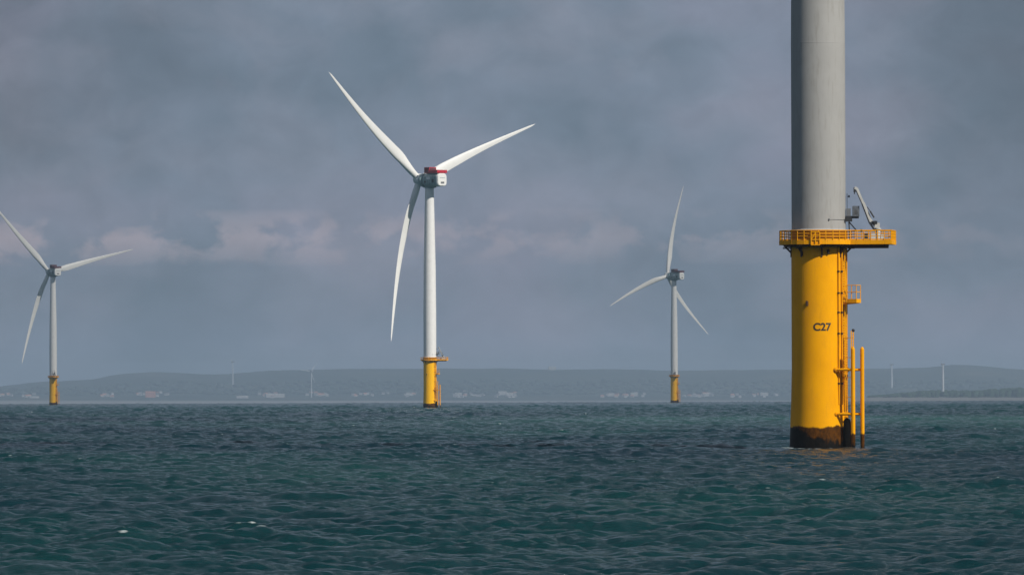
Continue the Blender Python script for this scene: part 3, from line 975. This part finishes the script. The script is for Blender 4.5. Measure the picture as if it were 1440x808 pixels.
def crane_meshes():
    d = {}
    Y0 = -1.2
    V = lambda x, z, y=Y0: Vector((x, y, z))
    mb = MB()
    mb.tube(V(6.85, 24.2), V(6.85, 25.5), .26, 14)
    mb.tube(V(6.85, 25.5), V(6.85, 25.65), .36, 14)
    mb.box(V(6.75, 25.95), (.6, .5, .6))
    mb.box(V(6.3, 24.6), (.5, .5, .8)); mb.box(V(7.35, 24.55), (.4, .4, .7))
    d['pedestal'] = mb.mesh('pedestal', M_crane)
    mb = MB()
    knee = V(5.95, 26.6)
    mb.beam(V(6.7, 25.75), knee, .3, .34)
    mb.beam(knee, V(5.14, 28.6), .26, .36)
    mb.beam(V(5.16, 28.5), V(4.4, 30.3), .2, .28)
    mb.beam(V(4.42, 30.25), V(4.15, 30.35), .22, .3)
    d['boom'] = mb.mesh('boom', M_crane)
    mb = MB()
    mb.box(V(6.45, 26.3), (.62, .6, .34))
    mb.tube(V(6.5, 26.3, Y0 - .42), V(6.5, 26.3, Y0 + .42), .2, 12)
    d['winch'] = mb.mesh('winch', M_black)
    mb = MB()
    mb.tube(V(6.4, 26.85, Y0 - .25), V(5.95, 27.6, Y0 - .25), .09, 8)
    mb.tube(V(5.95, 27.6, Y0 - .25), V(5.6, 28.1, Y0 - .1), .05, 8)
    mb.beam(V(5.86, 26.2, Y0 - .05), V(4.98, 28.5, Y0 - .05), .22, .14); mb.beam(V(4.98, 28.5, Y0 - .05), V(4.3, 30.05, Y0 - .05), .16, .1); mb.beam(V(6.45, 25.4, Y0 - .1), V(5.86, 26.3, Y0 - .1), .22, .22)  # dark beams below the boom stand in for its shaded underside
    mb.box(V(4.15, 30.1), (.25, .2, .55)); mb.tube(V(4.13, 29.85), V(4.13, 29.6), .06, 6)
    d['ram_and_boom_shade'] = mb.mesh('ram_and_boom_shade', M_black)
    return d
def gear_meshes():
    d = {}
    V = lambda x, z, y=-0.6: Vector((x, y, z))
    mb = MB()
    x0, x1, z0, z1, y0, y1 = 3.95, 4.68, 27.05, 28.2, -1.0, -.3
    for x in (x0, x1):
        for y in (y0, y1):
            mb.beam((x, y, z0), (x, y, z1), .06, .06)
    for z in (z0, z1):
        mb.beam((x0, y0, z), (x1, y0, z), .06, .06); mb.beam((x0, y1, z), (x1, y1, z), .06, .06)
        mb.beam((x0, y0, z), (x0, y1, z), .06, .06); mb.beam((x1, y0, z), (x1, y1, z), .06, .06)
    for k in range(1, 8):
        f = k / 8
        mb.tube((x0 + f * (x1 - x0), y0, z0), (x0 + f * (x1 - x0), y0, z1), .022, 5)
        mb.tube((x0 + f * (x1 - x0), y1, z0), (x0 + f * (x1 - x0), y1, z1), .022, 5)
        mb.tube((x0, y0, z0 + f * (z1 - z0)), (x1, y0, z0 + f * (z1 - z0)), .022, 5)
    mb.box((3.45, -.6, 27.5), (.5, .5, .9)); mb.box((4.3, -.65, 27.5), (.4, .3, .6))
    d['instrument_cage'] = mb.mesh('instrument_cage', M_gal)
    mb = MB()
    mb.box((3.5, -.6, 26.75), (.75, .6, .65)); mb.box((4.1, -.6, 26.9), (1.1, .5, .22))
    mb.box((3.05, -1.0, 26.55), (.3, .4, .3))
    mb.beam((3.5, -.6, 26.4), (4.35, -.9, 25.4), .12, .12)
    mb.beam((3.5, -.6, 26.4), (3.6, -.6, 24.2), .14, .14)
    mb.box((4.9, -1.6, 25.35), (.22, .2, .3)); mb.box((5.4, -1.3, 24.6), (.5, .4, .8))
    d['lantern_bracket'] = mb.mesh('lantern_bracket', M_black)
    mb = MB()
    mb.tube((3.3, -.6, 27.2), (3.3, -.6, 29.7), .03, 6)
    mb.tube((3.3, -.6, 29.35), (3.48, -.6, 29.35), .03, 6)
    mb.box((3.52, -.6, 29.35), (.18, .18, .26))
    d['signal_mast'] = mb.mesh('signal_mast', M_black)
    mb = MB()
    a0, a1 = R_(90 - 20), R_(90 - 72)
    for k in range(10):
        mb.tube(pol(a0 + (a1 - a0) * k / 10, 3.19, 26.62), pol(a0 + (a1 - a0) * (k + 1) / 10, 3.19, 26.62), .02, 5)
    mb.box(pol(a0, 3.2, 26.62), (.14, .14, .2))
    d['cable_run'] = mb.mesh('cable_run', M_gal)
    return d
def number_mesh(text, height, r, x_center, z_base):
    cu = bpy.data.curves.new('number', 'FONT')
    cu.body = text
    cu.size = height / 0.70
    cu.align_x = 'CENTER'
    cu.extrude = 0.01
    cu.offset = 0.036
    cu.space_character = 1.0
    o = bpy.data.objects.new('tmp', cu)
    col.objects.link(o)
    bpy.context.view_layer.update()
    dg = bpy.context.evaluated_depsgraph_get()
    me0 = bpy.data.meshes.new_from_object(o.evaluated_get(dg))
    bpy.data.objects.remove(o)
    import bmesh
    bm = bmesh.new(); bm.from_mesh(me0)
    bmesh.ops.triangulate(bm, faces=bm.faces)
    for v in bm.verts:
        x, y, z = v.co
        a = (x + x_center) / r
        rr = r + 0.012 + z
        v.co = (rr * math.sin(a), -rr * math.cos(a), z_base + y)
    bm.to_mesh(me0); bm.free()
    me0.name = 'number_marking'
    me0.materials.clear(); me0.materials.append(M_text)
    return me0

_cache = {}
def cached(key, fn):
    if key not in _cache: _cache[key] = fn()
    return _cache[key]
def offshore_turbine(px, scale, yaw, theta, label, tower_mat, ext_az, land_az, number=None, group='offshore wind turbines in the water'):
    d = F / scale
    a = math.atan((px - 720) / F)
    x, y = d * math.sin(a), d * math.cos(a)
    root = empty('wind_turbine', (x, y, sea_level(d)))
    tag(root, label, 'wind turbine', group)
    I = Matrix.Identity(4)
    pile = link('foundation_pile', ME_pile if number else ME_pile_far, root, I)
    link('tower_flange', ME_collar, pile, I)
    for me_ in ME_lug: link('lifting_lug', me_, pile, I)
    if number: link('number_marking', number_mesh(number, 0.86, 3.2, 0.22, 13.75), pile, I)
    k = round(ext_az, 3)
    pm = cached(('plat', k), lambda: platform_meshes(ext_az))
    deck = link('platform', pm['deck'], root, I)
    for n_ in ('edge_beam', 'support_beams', 'railing', 'toe_board'):
        link(n_, pm[n_], deck, I)
    link('access_gate', ME_gate, deck, I)
    for q in range(8):
        link('deck_bracket', ME_bracket, deck, Matrix.Rotation(R_(180 + 45 * q + 4), 4, 'Z'))
    kl = round(land_az, 3)
    st = empty('boat_landing')
    st.parent = root
    for z_ in (9.2, 4.05):
        link('fender_strut', cached(('st', kl, z_), lambda: strut_mesh(land_az, z_)), st, I)
    for t_ in (-1.22, 1.22):
        link('fender_tube', cached(('fb', kl, t_), lambda: bumper_mesh(land_az, t_)), st, I)
    link('ladder', cached(('ll', kl), lambda: ladder_mesh(land_az, 4.3, -1.5, 13.7, M_wet)), st, I)
    def ball():
        mb = MB(); p = pol(land_az, 4.3, 13.75, .27)
        mb.lathe([(-.16, .02), (-.1, .15), (.05, .19), (.16, .13), (.2, .02)], 12, c=tuple(p)); return mb.mesh('marker_lamp', M_black)
    link('marker_lamp', cached(('bl', kl), ball), st, I)
    link('ladder', cached(('ul', kl), lambda: ladder_mesh(land_az, 3.5, 4.5, 24.0, M_yel)), root, I)
    rm = cached(('rest', kl), lambda: rest_meshes(land_az))
    rp = link('rest_platform', rm['rest_platform'], root, I)
    link('railing', rm['railing'], rp, I)
    pp = link('cable_pipe', cached('pp', pipes_mesh), root, Matrix.Rotation(-(land_az - R_(28.7)), 4, 'Z'))
    for z_ in (20.6, 18.1, 15.85, 13.4, 7.6):
        link('pipe_clamp', cached(('pc', z_), lambda: clamps_mesh(z_)), pp, I)
    link('cable_sleeve', cached('jt', jtube_mesh), root, I)
    cm_ = cached('crane', crane_meshes)
    rz = Matrix.Rotation(-(ext_az - R_(10)), 4, 'Z')
    cr = link('crane', cm_['pedestal'], root, rz)
    for n_ in ('boom', 'winch', 'ram_and_boom_shade'):
        link(n_, cm_[n_], cr, I)
    gm = cached('gear', gear_meshes)
    ic = link('lantern_bracket', gm['lantern_bracket'], root, rz)
    for n_ in ('instrument_cage', 'signal_mast', 'cable_run'):
        link(n_, gm[n_], ic, I)
    tw = link('tower', cached(('tw', tower_mat.name), lambda: tower_mesh(tower_mat)), root, I)
    for z_, r_ in ((47.2, 3.15), (78, 2.81)):
        link('flange_seam', cached(('sm', tower_mat.name, z_), lambda: seam_mesh(tower_mat, z_, r_)), tw, I)
    Mn = Matrix.Translation((0, 0, HUB_Z)) @ Matrix.Rotation(yaw, 4, 'Z')
    nc = link('nacelle', NAC['nacelle'], root, Mn)
    for n_ in ('rear_panel', 'generator', 'hoist_platform', 'cooler', 'wind_mast'):
        link(n_, (NAC if scale > 2 else NAC_FAR)[n_], nc, I)
    Mr = Mn @ Matrix.Rotation(R_(5), 4, 'X')
    link('hub', NAC['hub'], root, Mr)
    for q in range(3):
        Mb = Mr @ Matrix.Translation((0, ROTOR_Y, 0)) @ Matrix.Rotation(theta + q * 2 * PI / 3, 4, 'Y')
        link('blade', ME_blade, root, Mb)
    return root
near = offshore_turbine(1151.6, 12.06, R_(44), R_(0), 'nearest turbine, huge grey tower on the yellow pile marked C27', M_grey, R_(10), R_(28.7), 'C27')
mid = offshore_turbine(604.3, 2.85, R_(42.7), R_(69), 'white turbine with red topped nacelle left of centre, whole rotor in view', M_white, R_(10), R_(28.7))
left = offshore_turbine(74.5, 1.66, R_(30), R_(76), 'hazy turbine furthest left, one blade running out of the photo', M_white, R_(70), R_(28.7))
right = offshore_turbine(947.8, 1.585, R_(48.7), R_(10), 'hazy small turbine between the central one and the C27 pile', M_white, R_(80), R_(28.7))

# turbines on the shore, far behind
def shore_parts():
    mb = MB(); mb.lathe([(0, 2.1), (30, 1.7), (52, 1.15)], 20); tw = mb.mesh('tower', M_shw)
    mb = MB(); loft_y(mb, [(-4.2, rounded_section(2.2, 2.4, .5), 0), (1.6, rounded_section(2.6, 2.9, .6), 0)])
    na_ = mb.mesh('nacelle', M_shn)
    mb = MB(); mb.lathe([(1.7, 1.2), (2.6, 1.3), (3.4, .9), (3.9, .1)], 16, axis='Y'); hu = mb.mesh('hub', M_shn)
    bl = blade_mesh('blade', 23.0, .45, 1.2, .5, R_(4), M_shw)
    return tw, na_, hu, bl
M_shn = paint('dull_grey_nacelle', (0.16, 0.17, 0.19), 0.5, 0.1)
M_shw = paint('pale_shore_tower', (0.40, 0.42, 0.44), 0.6, 0.05)  # greyer and dimmer than the white tower paint
SH = shore_parts()
def shore_turbine(px, r, hub_h, yaw, th, label, s=1.0, near_=False):
    q_ = 1.84 if near_ else K_
    r *= q_; hub_h *= q_; s *= q_
    x, y = at_px(px, r)
    z = headland_z(px) - .5 if near_ else ground_z(x, y) - .5
    root = empty('wind_turbine', (x, y, z))
    tag(root, label, 'wind turbine', 'small turbines standing on the far coast')
    k = hub_h / 53.0
    link('tower', SH[0], root, Matrix.Diagonal((s, s, k, 1)))
    Mn = Matrix.Translation((0, 0, hub_h)) @ Matrix.Rotation(yaw, 4, 'Z')
    Mn = Mn @ Matrix.Scale(0.85 * q_, 4)
    link('nacelle', SH[1], root, Mn)
    link('hub', SH[2], root, Mn)
    for q in range(3):
        link('blade', SH[3], root, Mn @ Matrix.Translation((0, 2.5, 0)) @ Matrix.Rotation(th + q * 2 * PI / 3, 4, 'Y'))
shore_turbine(1325.5, 11150, 52, R_(86), R_(60), 'tallest turbine on the far coast, right of the nearest pile', 1.0, True)
shore_turbine(1253.5, 12400, 42, R_(84), R_(60), 'faint turbine on the far coast just right of the C27 boat landing', 0.9)
shore_turbine(437.5, 11300, 42, R_(25), R_(38), 'small coast turbine with raised blades, left of the central turbine', 0.42)
shore_turbine(327.0, 12600, 45, R_(80), R_(60), 'faintest coast turbine, above a pale shed, between the left and central turbines', 0.55)

# ------------------------------------------------------------------ unseen cloud placed to shade the far turbines
mc, t, b = new_mat('shade_cloud_vapour')
b.inputs['Base Color'].default_value = (0.55, 0.58, 0.62, 1)
b.inputs['Roughness'].default_value = 1.0
b.inputs['Specular IOR Level'].default_value = 0.0
tr_ = N(t, 'ShaderNodeBsdfTransparent')
mx = N(t, 'ShaderNodeMixShader')
mx.inputs[0].default_value = 0.30
L(t, tr_.outputs[0], mx.inputs[1]); L(t, b.outputs[0], mx.inputs[2])
L(t, mx.outputs[0], t.nodes['Material Output'].inputs['Surface'])
def shade_cloud(cx, cy, cz, sx, sy, sz, seed, label):
    rn = random.Random(seed)
    nu, nv = 48, 16
    waves = [(rn.randint(1, 6), rn.randint(1, 4), rn.random() * 6.28, rn.uniform(.03, .12)) for _ in range(8)]
    vs = []
    for i in range(nv + 1):
        ph = PI * i / nv
        for k in range(nu):
            a = 2 * PI * k / nu
            q = 1 + sum(w_ * math.sin(m_ * a + p_) * math.sin(n_ * ph) for m_, n_, p_, w_ in waves)
            zz = math.cos(ph) * sz * (1 if ph < PI / 2 else .35)
            vs.append((sx * q * math.sin(ph) * math.cos(a), sy * q * math.sin(ph) * math.sin(a), zz * q))
    fs = [(i * nu + k, (i + 1) * nu + k, (i + 1) * nu + (k + 1) % nu, i * nu + (k + 1) % nu) for i in range(nv) for k in range(nu)]
    mb = MB(); mb.add(vs, fs, True)
    o = link('shade_cloud', mb.mesh('shade_cloud', mc)); o.location = (cx, cy, cz)
    tag(o, label, 'shade_cloud')
    o['kind'] = 'structure'
shade_cloud(760, 5500, 950, 1050, 620, 160, 1, 'unseen vapour mass placed to shade the two hazy offshore turbines')

# ------------------------------------------------------------------ haze
hm = MB()
x0, x1, y0, y1, z0, z1 = -15000, 15000, -14500, 46000, -260, 205
hm.box(((x0 + x1) / 2, (y0 + y1) / 2, (z0 + z1) / 2), (x1 - x0, y1 - y0, z1 - z0))
mh = bpy.data.materials.new('haze_air')
mh.use_nodes = True
t = mh.node_tree
t.nodes.clear()
o_ = N(t, 'ShaderNodeOutputMaterial')
pv_ = N(t, 'ShaderNodeVolumePrincipled')
pv_.inputs['Color'].default_value = (0.70, 0.85, 1.0, 1)
pv_.inputs['Density'].default_value = 0.37e-4
pv_.inputs['Anisotropy'].default_value = 0.35
L(t, pv_.outputs[0], o_.inputs['Volume'])
tag(link('haze', hm.mesh('haze', mh)), kind='stuff')
